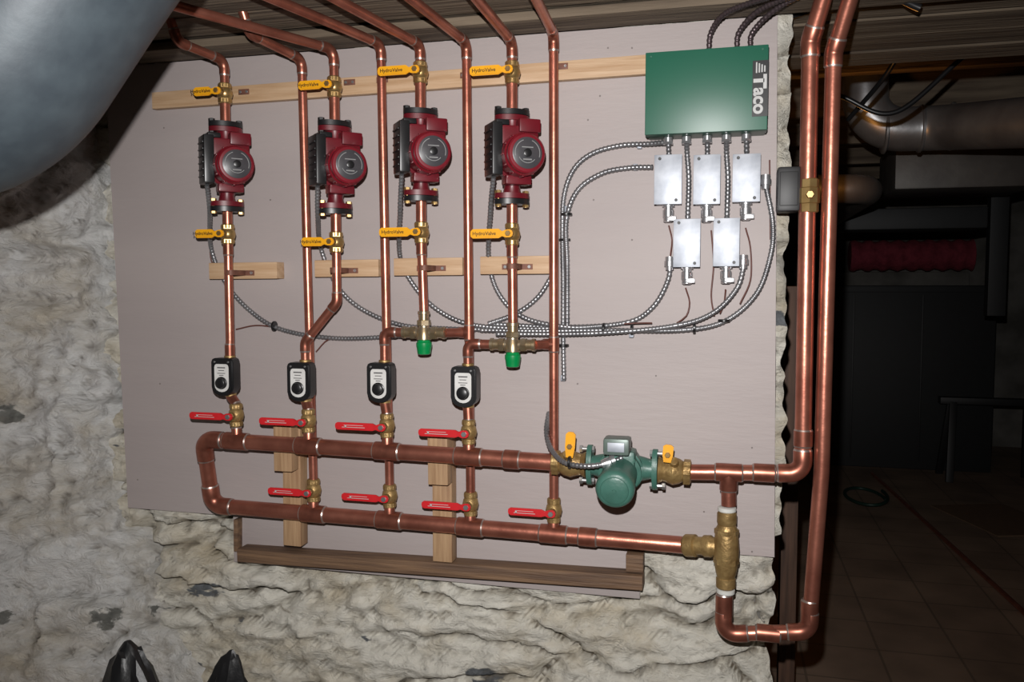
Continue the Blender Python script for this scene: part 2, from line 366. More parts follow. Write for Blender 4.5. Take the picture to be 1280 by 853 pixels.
# ================= VALVES
def ball_valve(px,py,d,hx,red=False,txt=None,so=.034,L=.058,top_=None):
    O=U(px,py,d) if top_ is None else top_; col=REDV if red else YEL
    e=thing('ball_valve',O-Z*L/2,('brass ball valve with red lever handle' if red else 'brass ball valve with yellow lever handle'),'valve','red-handled ball valves' if red else 'yellow-handled ball valves')
    bm_=BRONZE if red else BRASS
    g=G(); h=L/2
    g.lathe(O-Z*h,Z,[(0,.0135),(.002,.0155),(h*.42,.0155),(h*.45,.013),(h*.6,.017),(h,.0195),(h*1.4,.017),(h*1.55,.013),(h*1.58,.0155),(L-.002,.0155),(L,.0135)],24)
    g.lathe(O-Z*(h-.003),Z,[(0,.0165),(.009,.0165)],6); g.lathe(O+Z*(h-.012),Z,[(0,.0165),(.009,.0165)],6)
    g.cyl(O,OUT,so-.006,.0095,6); g.cyl(O+OUT*(so-.008),OUT,.012,.0055,12)
    g.obj('valve_body',bm_,e)
    q=U(hx,py,d+so); Lh=(O.x-q.x); w=.0105 if not red else .0088
    pts=[(.009,-.006),(.011,0),(.009,.006),(.004,.009),(-.006,.008),(-.014,.005),(-.022,w),(-Lh+.006,w),(-Lh+.001,w*.6),(-Lh,0),(-Lh+.001,-w*.6),(-Lh+.006,-w),(-.022,-w),(-.014,-.006),(-.006,-.009),(.004,-.009)]
    G().prism(O+OUT*(so-.002)+Z*.0,X,Z,pts,.005).obj('lever_handle',col,e)
    G().cyl(O+OUT*(so+.001),OUT,.006,.0065,6).obj('handle_nut',BRASS if not red else STL,e)
    c=O+OUT*(so+.0032)+X*(-(Lh+.022)/2)
    g=G()
    if red:
        g.box(c+Z*.003,(Lh*.42,.0006,.0010),bev=0).box(c-Z*.002,(Lh*.5,.0006,.0012),bev=0).box(c-X*.02,(.004,.0006,.006),bev=0)
        g.obj('handle_print',LGT,e)
    else:
        g.text(txt or 'HydroValve',.0115,c,X,Z,bold=.0001); g.obj('lettering',BLK,e)
    return e,O,L
def px_of(p):
    v=R.transposed()@(p-C); return 640+F*v.x/(-v.z),426.5-F*v.y/(-v.z)
DP=.09
redU=[(519,237),(526,324),(532,419),(540,523)]
dev_y=[(288,470),(382,476),(481,477),(585,482)]
redtops=[]
for (vy,hx),t in zip(redU,T1):
    px,_=px_of(t); z=U(px,vy,DU).z
    O=Vector((t.x,t.y,z)); 
    ball_valve(px,vy,DU,hx,True,top_=O)
    pipe([t+Z*RH,O-Z*.028],r,'short copper riser from header to ball valve',group='short copper risers')
    redtops.append(O+Z*.028)
# ================= SQUARE BLACK FLOW DEVICES
def device(O,px):
    e=thing('flow_control',O-Z*.05,'black thermostat-like flow control with white dial label','flow control','black flow controls')
    w=.031; h=.047
    pts=[(-w+.009,h),(-w+.003,h-.003),(-w,h-.010),(-w,-h+.022)]
    for k in range(1,8):
        a=math.pi+math.pi*k/8; pts.append((math.cos(a)*w,-h+.022+math.sin(a)*.022))
    pts+=[(w,-h+.022),(w,h-.010),(w-.003,h-.003),(w-.009,h)]
    pts=pts[::-1]
    G().prism(O+OUT*.006,X,Z,pts,.032,.004).obj('housing',BLK,e)
    p2=[(x*.64,y*.74-.002) for x,y in pts]
    G().prism(O+OUT*.0375,X,Z,p2,.0012,.0004).obj('dial_label',WHT,e)
    G().lathe(O+OUT*.038-Z*.014,OUT,[(0,.0155),(.003,.0155),(.004,.0135),(.010,.0125),(.011,.011)],24).obj('knob',BLK,e)
    g=G().box(O+OUT*.0392+Z*.024,(.022,.0006,.0025),bev=0).box(O+OUT*.0392+Z*.017,(.016,.0006,.0015),bev=0).box(O+OUT*.0392+Z*.010,(.022,.0006,.0015),bev=0).box(O+OUT*.0392+Z*.005,(.012,.0006,.0015),bev=0)
    g.obj('dial_print',GRY,e)
    G().lathe(O-Z*.052,Z,[(0,.012),(.001,.014),(.012,.014),(.0125,.017),(.09,.017),(.0905,.014),(.103,.014),(.104,.012)],20).obj('valve_body',BRONZE,e)
    for sx in (-1,1): G().cyl(O+X*sx*.019+Z*.038+OUT*.0365,OUT,.003,.0025,10).obj('screw',STL,e)
    return O+Z*.052,O-Z*.052
devs=[]
for (px,py),t in zip(dev_y,redtops):
    O=U(px,py,DP); dt,db=device(O,px); devs.append(dt)
    b=db; mid=(b+t)/2
    pipe([t-Z*.002,b+Z*.002],r,'short copper pipe between valve and flow control',group='short copper links',coup=[(mid,(b-t))])
# ================= PUMPS
DIMP=mat('dim_print',(.24,.24,.24))
def pump(px,y0,y1,a,lab):
    T=U(px,y0,DP); B=U(px,y1,DP); B.x=T.x=(T.x+B.x)/2; O=(T+B)/2; H=(T-B).length; a=math.radians(a)
    o=Vector((math.sin(a),-math.cos(a),0)); ri=Vector((math.cos(a),math.sin(a),0))
    def P(x,y,z): return O+ri*x+o*y+Z*z
    e=thing('circulator_pump',B.copy(),lab,'pump','red circulator pumps'); A=(ri,-o,Z)
    g=G(); h=H/2
    oval=[(math.cos(t)*.041*(abs(math.cos(t))**.1),math.sin(t)*.026) for t in [2*math.pi*k/24 for k in range(24)]]
    for zz in (-h+.013,h-.025): g.prism(P(0,0,zz),ri,-o,oval,.012,.001)
    g.lathe(P(0,0,-h+.02),Z,[(0,.022),(.02,.018),(.05,.026),(H/2-.02,.036),(H-.09,.026),(H-.06,.018),(H-.04,.022)],24)
    g.lathe(P(0,-.036,-.002),o,[(0,.03),(.006,.040),(.03,.046),(.04,.050),(.062,.052),(.066,.046),(.1,.046)],32)
    g.box(P(0,.032,.022),(.086,.05,.080),A,.006)
    g.box(P(.0,.03,-.055),( .06,.035,.02),A,.003)
    g.box(P(.02,.05,.062),(.05,.03,.03),A,.004)
    g.obj('pump_body',REDP,e)
    g=G().lathe(P(.0,.05,-.004),o,[(0,.046),(.03,.046),(.034,.043),(.045,.043),(.048,.040),(.049,.034)],36)
    for k in range(12):
        t=2*math.pi*k/12; g.box(P(math.cos(t)*.046,.063,-.004+math.sin(t)*.046),(.004,.024,.004),A,.001)
    mo=g.obj('motor_housing',REDD,e)
    G().lathe(P(0,.098,-.004),o,[(0,.034),(.0015,.034),(.002,.033)],32).obj('face_plate',GRY,e)
    g=G(); c=P(0,.1005,-.004)
    for rad,t0,t1 in [(.029,-.3,1.2),(.029,1.9,3.4),(.022,3.6,5.6)]:
        n=14; base=len(g.v)
        for k in range(n+1):
            t=t0+(t1-t0)*k/n
            for rr in (rad,rad-.0016): g.v.append(c+ri*math.cos(t)*rr+Z*math.sin(t)*rr)
        for k in range(n): g.f.append((base+2*k,base+2*k+1,base+2*k+3,base+2*k+2)); g.m.append(0)
    g.box(c+Z*.012,(.026,.0006,.002),A,0).box(c-Z*.014,(.02,.0006,.003),A,0)
    g.obj('face_print',DIMP,e)
    G().lathe(P(0,.1,-.004),o,[(0,.009),(.003,.009),(.004,.007)],20).obj('bleed_screw',BLK,e)
    g=G().box(P(-.054,.030,.01),(.024,.062,.115),A,.004)
    for k in range(6): g.box(P(-.067,.030,-.03+k*.016),(.003,.05,.004),A,.001)
    g.box(P(-.04,.03,.068),(.03,.05,.012),A,.003)
    g.obj('terminal_box',BLK,e)
    for zz,s_ in ((h-.012,1),(-h,-1)):
        g=G().prism(P(0,0,zz),ri,-o,oval,.012,.001); g.obj('flange',BLK,e)
    for zz in (h-.031,-h-.006):
        for sx in (-1,1):
            g=G().cyl(P(sx*.033,0,zz),Z,.038,.0045,10).lathe(P(sx*.033,0,zz+.001),Z,[(0,.0078),(.007,.0078)],6).lathe(P(sx*.033,0,zz+.03),Z,[(0,.0078),(.007,.0078)],6)
            g.obj('flange_bolt',BRASS if zz<0 else BLKM,e)
    return T,B,P
cols=[]
specs=[ (283,[(222,52),(276,76)],117,242,153,265,47,293,244,442),
        (420,[(300,-2),(414,62)],109,373,152,268,46,303,377,378),
        (526,[(455,0),(523,56)],91,472,137,252,37,291,474,386),
        (640,[(604,0),(639,52)],91,587,138,256,34,293,588,402)]
px2=[286,419,528,639]
gl='red circulator pump with round grey face, black terminal box'
pumps=[]
for i,(px,tp,vy,hx,y0,y1,an,vy2,hx2,yb) in enumerate(specs):
    T,B,Pf=pump(px if i!=1 else 419,y0,y1,an,gl); pumps.append((T,B,Pf))
    z=U(px,vy,DP).z; O=Vector((T.x,T.y,z))
    ball_valve(px,vy,DP,hx,False,'HydroValve',top_=O,L=.05)
    pipe([T+Z*.0005,O-Z*.024],r*1.15,'short copper stub between valve and pump flange',group='short copper stubs')
    e=U(*tp[1],DP); e.x=T.x
    f=U(*tp[0],.30 if i else .22); 
    if i==0:
        pts=[O+Z*.024,e,f,Vector((f.x-.01,f.y-.03,ZC+.05))]
    else:
        far=e+(f-e)*3; far.z=min(far.z,ZC-.02); pts=[O+Z*.024,e,far]
    pts=[pts[0]]+[Vector((p.x,p.y,min(p.z,ZC-.02))) for p in pts[1:3]]+pts[3:]
    pipe(pts,r,'copper heating pipe rising from valve into ceiling',group='ceiling supply pipes')
    z2=U(px,vy2,DP).z; O2=Vector((B.x,B.y,z2))
    ball_valve(px2[i],vy2,DP,hx2,False,'HydroValve',top_=O2,L=.05)
    pipe([B-Z*.0005,O2+Z*.024],r*1.15,'short copper stub between valve and pump flange',group='short copper stubs')
    cols.append(O2-Z*.024)
pipe([cols[0],Vector((cols[0].x,cols[0].y,devs[0].z+.04)),devs[0]-Z*.002],r,'straight copper pipe from pump down to flow control',elb=False,coup=[(devs[0]+Z*.012,Z),(cols[0]-Z*.012,Z)])
p2=[cols[1],Vector((cols[1].x,cols[1].y,U(420,378,DP).z)),Vector((devs[1].x,devs[1].y,U(382,428,DP).z)),devs[1]-Z*.002]
pipe(p2,r,'copper pipe with diagonal offset down to flow control')
NICK=mat('nickel_brass',(.48,.42,.32),(.38,.28,.16),rough=.3,metal=.8,scale=25)
def mixing(cx,cy):
    O=U(cx,cy,DP); e=thing('mixing_valve',O-Z*.05,'brass thermostatic mixing valve with green cap','valve','mixing valves')
    g=G().lathe(O-Z*.018,Z,[(0,.014),(.002,.018),(.022,.018),(.03,.0135),(.034,.0135)],24)
    g.cyl(O-X*.026,X,.052,.0115); g.obj('valve_body',NICK,e)
    for ax,n in ((-X,'union_nut'),(X,'union_nut'),(Z,'union_nut')):
        k=G(); s=O+ax*(.019 if ax!=Z else .016)
        k.lathe(s,ax,[(0,.013),(.001,.0165),(.013,.0165),(.014,.014)],6); k.lathe(s,ax,[(.013,.0125),(.026,.0125),(.027,.0145),(.034,.0145),(.035,.012)],20)
        k.obj(n,NICK,e)
    G().lathe(O-Z*.052,Z,[(0,.012),(.002,.0155),(.016,.0175),(.020,.0185),(.028,.0185),(.030,.016),(.036,.014)],16).obj('temperature_cap',GRNC,e)
    return O
M3=mixing(530,416); M4=mixing(641,431)
pipe([cols[2],Vector((M3.x,M3.y,M3.z+.049))],r,'copper pipe from pump down to mixing valve',group='copper drops to mixing valves',coup=[(cols[2]-Z*.012,Z)])
pipe([cols[3],Vector((M4.x,M4.y,M4.z+.049))],r,'copper pipe from pump down to mixing valve',group='copper drops to mixing valves',coup=[(cols[3]-Z*.012,Z)])
for M,dv in ((M3,devs[2]),(M4,devs[3])):
    pipe([M-X*.052,Vector((dv.x,M.y,M.z)),dv-Z*.002],r,'copper elbow pipe from mixing valve to flow control',group='copper links under mixing valves',fr=.016)
# returns
RD=.060
rets=[((377,74),(312,42),613,335),((476,55),(385,0),620,427),((583,53),(527,0),630,527),((692,42),(671,0),638,635)]
rlist=[]
for k,((ex,ey),(fx,fy),vy,hx) in enumerate(rets):
    t=T2[k]; px,_=px_of(t); z=U(px,vy,RD).z; O=Vector((t.x,-RD,z))
    ball_valve(px,vy,RD,hx,True,top_=O)
    pipe([t+Z*RH,O-Z*.028],r,'short copper riser from header to ball valve',group='short copper risers')
    e=U(ex,ey,RD); f=U(fx,fy,.30 if k else .22)
    if k==0: tail=[f,Vector((f.x-.01,f.y-.03,ZC+.05))]
    else: tail=[e+(f-e)*3]
    tail=[Vector((p.x,p.y,min(p.z,ZC-.02))) for p in tail[:1]]+tail[1:]; e.z=min(e.z,ZC-.02)
    o=pipe([O+Z*.028,e]+tail,r,'long copper return pipe dropping down the board',group='long copper return pipes')
    rlist.append((o,O+Z*.028,e))
for M,k in ((M3,2),(M4,3)):
    o,a,b=rlist[k]; t=(M.z-a.z)/(b.z-a.z); p=a+(b-a)*t
    tee(o,p,Z,-X,r,r)
    pipe([M+X*.052,p-X*.012],r,'short copper link between mixing valve and return pipe',group='short copper cross links')
for (x,y) in [(288,341),(419,338),(530,335),(640,333)]: strap(x,y,DP,r,.05)
for (x,y,w) in [(305,115,.03),(437,103,.03),(702,83,.03),(478,100,.03),(583,94,.03)]:
    O=U(x,y,.021); g=G().box(O+OUT*.001,(w,.002,.014),bev=.0005); g.cyl(O+X*.009+OUT*.001,OUT,.003,.0035,8,1).cyl(O-X*.009+OUT*.001,OUT,.003,.0035,8,1)
    top(g.obj('mounting_strap',[STRAP,STL]),'flat copper strap nailed to pine batten','strap','copper straps on batten')
# ================= GREEN CIRCULATOR GROUP
yl=lambda px:578+(px-690)*.072
def Hc(px): return U(px,yl(px) if px<865 else 588+(px-865)*.03,DU)
axg=(Hc(850)-Hc(695)).normalized()
def isoval(px0,px1,hx,hy0,hy1,lab,flip):
    A=Hc(px0); B=Hc(px1); L=(B-A).length; e=thing('isolation_valve',(A+B)/2-Z*.03,lab,'valve','flanged isolation valves')
    prof=[(0,.022),(.002,.026),(L*.22,.026),(L*.24,.022),(L*.35,.027),(L*.55,.031),(L*.75,.026),(L*.85,.024),(L,.030)]
    g=G()
    if flip: g.lathe(B,-axg,prof,28)
    else: g.lathe(A,axg,prof,28)
    s=A if not flip else B; sg=axg if not flip else -axg
    g.lathe(s+sg*.002,sg,[(0,.029),(.014,.029)],6)
    m=(A+B)/2; g.cyl(m,(Z*.7+OUT*.75),.042,.010,8); g.obj('valve_body',BRONZE,e)
    h0=U(hx,hy1,DU+.045); h1=U(hx+2,hy0,DU+.045)
    up=(h1-h0).normalized(); w=.011; l=(h1-h0).length
    pts=[(-w*.7,0),(w*.7,0),(w,l*.4),(w,l*.9),(w*.5,l),(-w*.5,l),(-w,l*.9),(-w,l*.4)]
    rx=up.cross(OUT).normalized()*-1
    if rx.x<0: rx=-rx
    G().prism(h0,rx,up,pts,.006).obj('lever_handle',YEL,e)
    G().cyl(h0+up*l*.45+OUT*.002,OUT,.012,.006,6).obj('handle_nut',BRASS,e)
    return e
isoval(690,733,712,540,572,'bronze flanged isolation valve with yellow handle',False)
isoval(823,864,834,556,578,'bronze flanged isolation valve with yellow handle',True)
O=Hc(777)
cp=thing('circulator_pump',O-Z*.09,'green cast-iron circulator pump with round motor','pump')
A=Hc(734); B=Hc(822); L=(B-A).length
g=G()
def fl(c,ax):
    pts=[(math.cos(t)*.028,math.sin(t)*(.046)) for t in [2*math.pi*k/24 for k in range(24)]]
    g.prism(c,OUT,Z,pts,.011,.001)
xax=OUT.cross(Z)
fl(A+X*.012 if xax.x<0 else A,None); fl(B if xax.x<0 else B-X*.012,None)
g.lathe(A,axg,[(0,.024),(.015,.022),(.03,.026),(L*.5,.036),(L-.03,.026),(L-.015,.022),(L,.024)],24)
md=Vector((.02,-1,-.14)).normalized()
g.lathe(O-md*.04,md,[(0,.03),(.01,.042),(.05,.048),(.056,.050),(.064,.050),(.066,.043)],32)
g.box(O+X*.004+Z*.020+md*.02,(.060,.06,.056),bev=.010)
g.obj('volute',GRNP,cp)
g=G().lathe(O+md*.025,md,[(0,.046),(.012,.046),(.014,.038),(.06,.037),(.085,.036),(.089,.041),(.108,.041),(.115,.038),(.119,.032)],36)
g.obj('motor',GRNP,cp)
G().lathe(O+md*.143,md,[(0,.030),(.003,.029),(.005,.025)],30).obj('end_cap',GRNP,cp)
G().lathe(O+md*.146,md,[(0,.005),(.004,.004)],12).obj('end_screw',GRNP,cp)
for c in (A,B):
    for sz in (-1,1):
        k=G().cyl(c-X*.016+Z*sz*.036,X,.032,.0045,10).lathe(c-X*.017+Z*sz*.036,X,[(0,.008),(.007,.008)],6).lathe(c+X*.010+Z*sz*.036,X,[(0,.008),(.007,.008)],6); k.obj('flange_bolt',STL,cp)
for t in (0.8,2.4,3.9,5.5):
    x_,y_=perp(md); G().cyl(O+md*.02+(x_*math.cos(t)+y_*math.sin(t))*.043,md,.024,.005,8).obj('casing_bolt',GRNP,cp)
tb=U(771,558,DU+.07)
k=G().box(tb+OUT*-.01,(.056,.05,.036),bev=.006); k.obj('terminal_box',mat('grey_green',(.12,.16,.14),rough=.4,metal=.2),cp)
k=G().box(tb+OUT*.016,(.036,.003,.020),bev=.001); k.obj('name_plate',GALV,cp)
A_=Hc(862)
bp=pipe([A_,U(1003,592,DU),U(1013,52,DU),U(1031,-8,DU+.04),U(1045,-70,DU+.1)],.0172,'thick copper riser standing beside the board',.028)
tt=on(A_,U(1003,592,DU),911,DU)
tee(bp,tt,X,-Z,.0172,.016)
k=G(); sleeve(k,on(A_,U(1003,592,DU),955,DU),X,.05,.0172); k.obj('coupling',[COPF,SOL],bp)
k=G(); sleeve(k,U(1004,548,DU),Z,.04,.0172); k.obj('coupling',[COPF,SOL],bp)
q0=U(905,742,DU)
pipe([q0,U(904,793,DU),U(1011,790,DU),U(1027,590,DU),U(1042,66,DU),U(1064,-6,DU+.05),U(1080,-70,DU+.1)],.0160,'thick copper pipe looping under and up beside riser',.026,coup=[(U(960,792,DU),X),(U(905,757,DU),Z),(U(1012,765,DU),Z)])
vt=tt-Z*.036
pipe([vt+Z*.004,U(911,632,DU)],.0160,'short copper drop from tee to bronze valve')
V=U(908,683,DU); V.y=-DU
tv=thing('bypass_valve',U(907,740,DU),'bronze three-way bypass valve with white thread tape','valve')
zt=U(911,632,DU).z; zb=q0.z
Hh=zt-zb
k=G().lathe(Vector((V.x,V.y,zb+.012)),Z,[(0,.018),(.003,.021),(.022,.021),(.024,.019),(.035,.022),(.045,.024),(Hh*.5-.012-.02,.026),(Hh*.5-.01,.0275),(Hh*.5+.008,.026),(Hh-.065,.024),(Hh-.055,.019),(Hh-.05,.021),(Hh-.03,.021),(Hh-.026,.018)],28)
k.lathe(Vector((V.x,V.y,zb+Hh*.5-.03)),Z,[(0,.0275),(.012,.0275)],8); k.lathe(Vector((V.x,V.y,zb+Hh*.5+.035)),Z,[(0,.0265),(.010,.0265)],8)
zc=U(895,683,DU).z; C0=Vector((V.x,V.y,zc)); E0=U(856,682,DL)
dv=(E0-C0); k.lathe(C0,dv,[(.0,.018),(.03,.020),(.035,.024),(.05,.024),(.052,.020),(.07,.020),(.072,.025),(dv.length-.004,.025),(dv.length,.022)],24)
k.obj('valve_body',BRONZE,tv)
G().lathe(Vector((V.x,V.y,zb-.0)),Z,[(0,.0175),(.002,.0195),(.009,.0195),(.010,.018)],24).obj('thread_tape',TAPE,tv)
G().lathe(Vector((V.x,V.y,zt-.014)),Z,[(0,.0175),(.002,.0195),(.009,.0195),(.010,.018)],24).obj('thread_tape',TAPE,tv)
G().lathe(E0-dv.normalized()*.012,dv,[(0,.021),(.001,.0225),(.006,.0225),(.007,.021)],24).obj('thread_tape',TAPE,tv)
k_=U(1011,245,DU); iv=thing('riser_valve',k_-Z*.03,'brass valve on riser with black actuator box','valve')
G().lathe(k_-Z*.035,Z,[(0,.018),(.002,.020),(.018,.020),(.02,.022),(.05,.022),(.052,.020),(.068,.020),(.07,.018)],8).obj('valve_body',BRASS,iv)
c=U(985,238,DU-.02); k=G().box(c,(.046,.06,.092),bev=.006); k.box(c+OUT*.031,(.036,.006,.07),bev=.002); k.obj('actuator_box',BLKM,iv)
G().cyl(k_+OUT*.015,OUT,.018,.008,6).obj('stem',BRASS,iv)
# ================= CONTROL BOX
D=.085
a=U(807,66,D); b=U(959,162,D)
cb=thing('control_box',Vector(((a.x+b.x)/2,-.04,b.z)),'dark green metal zone control box on board','control box')
c=Vector(((a.x+b.x)/2,-D/2,(a.z+b.z)/2)); w=b.x-a.x; h=a.z-b.z
G().box(c+Y*.003,(w-.004,D-.008,h-.004),bev=.003).obj('enclosure',GRNB,cb)
k=G().box(Vector((c.x,-D+.002,c.z)),(w,.006,h),bev=.002); k.box(Vector((c.x,-D/2-.02,b.z+.002)),(w,.045,.004),bev=.001); k.obj('cover',GRNB,cb)
l0=U(941,76,D+.002); l1=U(959.5,145,D+.002); lc=(l0+l1)/2
lp=G().box(Vector((lc.x,-D-.0015,lc.z)),(l1.x-l0.x,.001,l0.z-l1.z),bev=0).obj('logo_label',BLK,cb)
lo=Vector((lc.x,-D-.0026,lc.z))
k=G().text('aco',.038,lo+Vector((-.001,0,-.026)),-Z,X,bold=.0012)
k.box(lo+Vector((-.003,-.0003,.016)),(.022,.0006,.008),bev=0); k.box(lo+Vector((.0095,-.0003,.014)),(.007,.0006,.030),bev=0)
for j in range(4): k.box(lo+Vector((-.008+j*.0055,-.0003,.043-j*.001)),(.0028,.0006,.022-j*.003),bev=0)
k.obj('lettering',LGT,cb)
for dx in (-1,1):
    for dz in (1,): G().cyl(Vector((c.x+dx*(w/2-.012),-D-.001,c.z+dz*(h/2-.01))),OUT,.002,.0025,10).obj('screw',GRNB,cb)
for px in (835,858,884,908,933):
    p=Vector((U(px,168,.05).x,-.045,b.z)); G().cyl(p-Z*.014,Z,.014,.010,12).lathe(p-Z*.016,Z,[(0,.012),(.005,.012)],6).obj('conduit_connector',ZINC,cb)
# ================= JUNCTION BOXES
JB=[(818,194,852,255),(867,194,900,255),(916,193,950,252),(842,274,875,334),(892,273,924,333)]
jpos=[]
for (x0,y0,x1,y1) in JB:
    d=.052; a=U(x0,y0,d); b=U(x1,y1,d); c=Vector(((a.x+b.x)/2,-d/2,(a.z+b.z)/2)); w=b.x-a.x; h=a.z-b.z
    e=thing('junction_box',Vector((c.x,-.02,b.z)),'small galvanised steel relay box with screwed cover','electrical box','galvanised relay boxes')
    G().box(c+Y*.002,(w-.004,d-.006,h-.004),bev=.003).obj('enclosure',GALV,e)
    G().box(Vector((c.x,-d,c.z)),(w,.002,h),bev=.0007).obj('cover_plate',GALV,e)
    for dx,dz in ((-.3,.42),(.3,-.42)): G().cyl(Vector((c.x+dx*w,-d-.001,c.z+dz*h)),OUT,.003,.0035,10).obj('screw',BLKM,e)
    G().lathe(Vector((c.x,-.028,b.z)),-Z,[(0,.014),(.004,.014),(.0045,.010),(.010,.010),(.011,.0125),(.026,.0125),(.027,.011),(.036,.011),(.038,.008)],20).obj('cable_connector',ZINC,e)
    G().box(Vector((c.x+.008,-.036,b.z-.030)),(.02,.014,.010),bev=.001).obj('clamp_saddle',ZINC,e)
    jpos.append((c.x,a.z,b.z))
# ================= CABLES
def cable(pts,rad,label,m=BX,rib=True,name='armoured_cable',cat='cable',group='armoured cables'):
    P=spline([U(x,y,d) if not isinstance(x,Vector) else x for (x,y,d) in pts],.0022 if rib else .01)
    rr=[rad*(1.0 if (i//2)%2 else .84) for i in range(len(P))] if rib else rad
    return top(G().sweep(P,rr,10 if rib else 8).obj(name,m,ang=60 if rib else 60),label,cat,group)
rb=.0060
def tz(i):
    T,B,Pf=pumps[i]; return Pf(-.054,.03,-.05)
def cv(p): return (p,0,0)
lab='flexible armoured cable looping from pump across board'
cable([cv(tz(0)),(262,262,.11),(264,310,.03),(281,352,.015),(312,388,.012),(352,412,.012),(420,423,.012),(500,420,.012),(590,412,.012)],rb,lab)
cable([cv(tz(1)),(397,270,.11),(401,310,.03),(420,355,.015),(450,385,.014),(500,406,.014),(560,411,.02),(600,412,.02)],rb,lab)
cable([cv(tz(2)),(500,262,.1),(500,320,.03),(518,358,.015),(548,388,.02),(590,406,.02),(660,411,.02),(720,409,.02)],rb,lab)
cable([cv(tz(3)),(613,262,.1),(611,325,.03),(624,368,.015),(655,397,.02),(710,409,.03),(760,407,.02)],rb,lab)
cable([(690,345,.015),(672,372,.015),(645,392,.015),(610,405,.03)],rb,'short armoured cable curving behind return pipe')
cable([(600,413,.025),(680,414,.025),(760,413,.025),(850,413,.025),(905,402,.025),(945,368,.025),(963,320,.025),(966,280,.025),(958,235,.03),(957,222,.03)],rb,'armoured cable bundle curving up to relay boxes')
cable([(610,405,.012),(700,409,.012),(780,404,.012),(815,385,.02),(835,350,.025),(837,322,.03)],rb,'armoured cable bundle curving up to relay boxes')
cable([(620,418,.038),(740,417,.036),(840,408,.036),(890,392,.036),(920,362,.036),(929,335,.03),(929,320,.03)],rb,'armoured cable bundle curving up to relay boxes')
for px,py in ((957,228),(837,330),(929,328)):
    p=U(px,py,.03); top(G().lathe(p-Z*.014,Z,[(0,.009),(.008,.009),(.0085,.012),(.02,.012),(.0205,.010),(.03,.010)],16).obj('cable_connector',ZINC),'zinc cable connector on end of armoured cable','connector','loose cable connectors')
cable([(705,476,.015),(704,420,.014),(704,350,.015),(703,290,.015),(705,245,.015),(717,212,.02),(740,192,.02),(775,182,.02),(810,180,.03),(833,178,.045)],rb,'armoured cable arching from board to control box')
cable([(709,410,.03),(709,330,.03),(708,275,.03),(722,238,.02),(752,217,.02),(785,210,.02),(816,209,.026)],rb,'armoured cable arching to first relay box')
def stub(px,i):
    x=U(px,176,.045).x; z0=U(px,174,.045).z; top_=Vector((x,-.045,z0)); bt=Vector((jpos[i][0],-.03,jpos[i][1]+.002))
    if i>2: mid=[Vector((x+(bt.x-x)*.2,-.022,z0-.03)),Vector((bt.x+.001,-.02,(z0+bt.z)/2))]
    else: mid=[(top_+bt)/2]
    cable([cv(p) for p in [top_]+mid+[bt]],rb,'short armoured cable between control box and relay box',group='short armoured drops')
stub(835,0); stub(884,1); stub(933,2); stub(858,3); stub(908,4)
cable([(686,516,.02),(683,540,.06),(689,562,.10),(705,578,.15),(735,583,.17),(765,578,.16),(778,572,.15)],rb*1.05,'armoured cable feeding the green circulator')
top(G().lathe(U(752,581,.165),(U(780,572,.15)-U(752,581,.165)),[(0,.009),(.012,.011),(.02,.011),(.022,.014),(.03,.014)],16).obj('cable_connector',ZINC),'zinc cable connector at green circulator','connector','loose cable connectors')
for pts in ([(857,360,.03),(862,378,.02),(858,395,.02),(846,404,.03)],[(889,288,.03),(892,330,.02),(889,370,.02),(893,395,.03)],[(932,285,.03),(938,310,.02),(938,350,.02),(925,380,.03)],
            [(907,362,.03),(905,380,.02),(900,392,.03)],[(836,282,.03),(840,300,.02),(838,320,.03)],[(295,412,.01),(320,407,.01),(350,410,.01)],[(395,440,.012),(410,425,.012),(430,424,.012)],[(962,200,.003),(963,300,.003)],[(780,405,.04),(800,404,.04),(815,404,.03)],[(262,300,.01),(266,330,.01),(290,340,.01)]):
    cable(pts,.0017,'thin brown low-voltage wire',WRD,False,'thin_wire','wire','thin wires')
for (x,y,d) in [(343,408,.012),(478,421,.012),(704,432,.015),(706,300,.015),(755,411,.022),(790,412,.022),(905,401,.028),(868,410,.026),(708,268,.03),(712,578,.155)]:
    p=U(x,y,d); ax=X if (x<880 and not (700<x<710)) else Z
    top(G().lathe(p-ax*.003,ax,[(0,.0125),(.001,.0135),(.005,.0135),(.006,.0125)],14).obj('cable_tie',BLK),'black cable tie around armoured cables','cable tie','black cable ties')
for (x,y) in [(705,472),(790,418),(800,183),(710,262),(795,210)]:
    p=U(x,y,.002); top(G().box(p+OUT*.008,(.010,.018,.014),bev=.001).obj('cable_clip',GALV),'small metal clip fixing cable to board','cable clip','cable clips')
DKC=mat('dark_cable',(.10,.075,.08),rough=.35,metal=.6)
for k,(x,yy) in enumerate([(886,62),(921,60),(938,58)]):
    cable([(x,yy+3,.04),(x+3,40,.05),(x+22+k*6,16-k*3,.09),(x+70+k*8,-2-k*6,.16),(x+140,-22,.3)],.0062,'dark armoured cable rising from control box',DKC,True,group='dark cables above box')
# ================= BIG DUCT
dp=[U(268,-345,.92),U(66,-40,.95),U(-38,122,.98),U(-420,130,1.0)]
P,_=fillet(dp,.17,14)
dd=top(G().sweep(P,.150,48).obj('round_duct',DUCT,ang=60),'large dull galvanised round duct hanging under ceiling','duct')
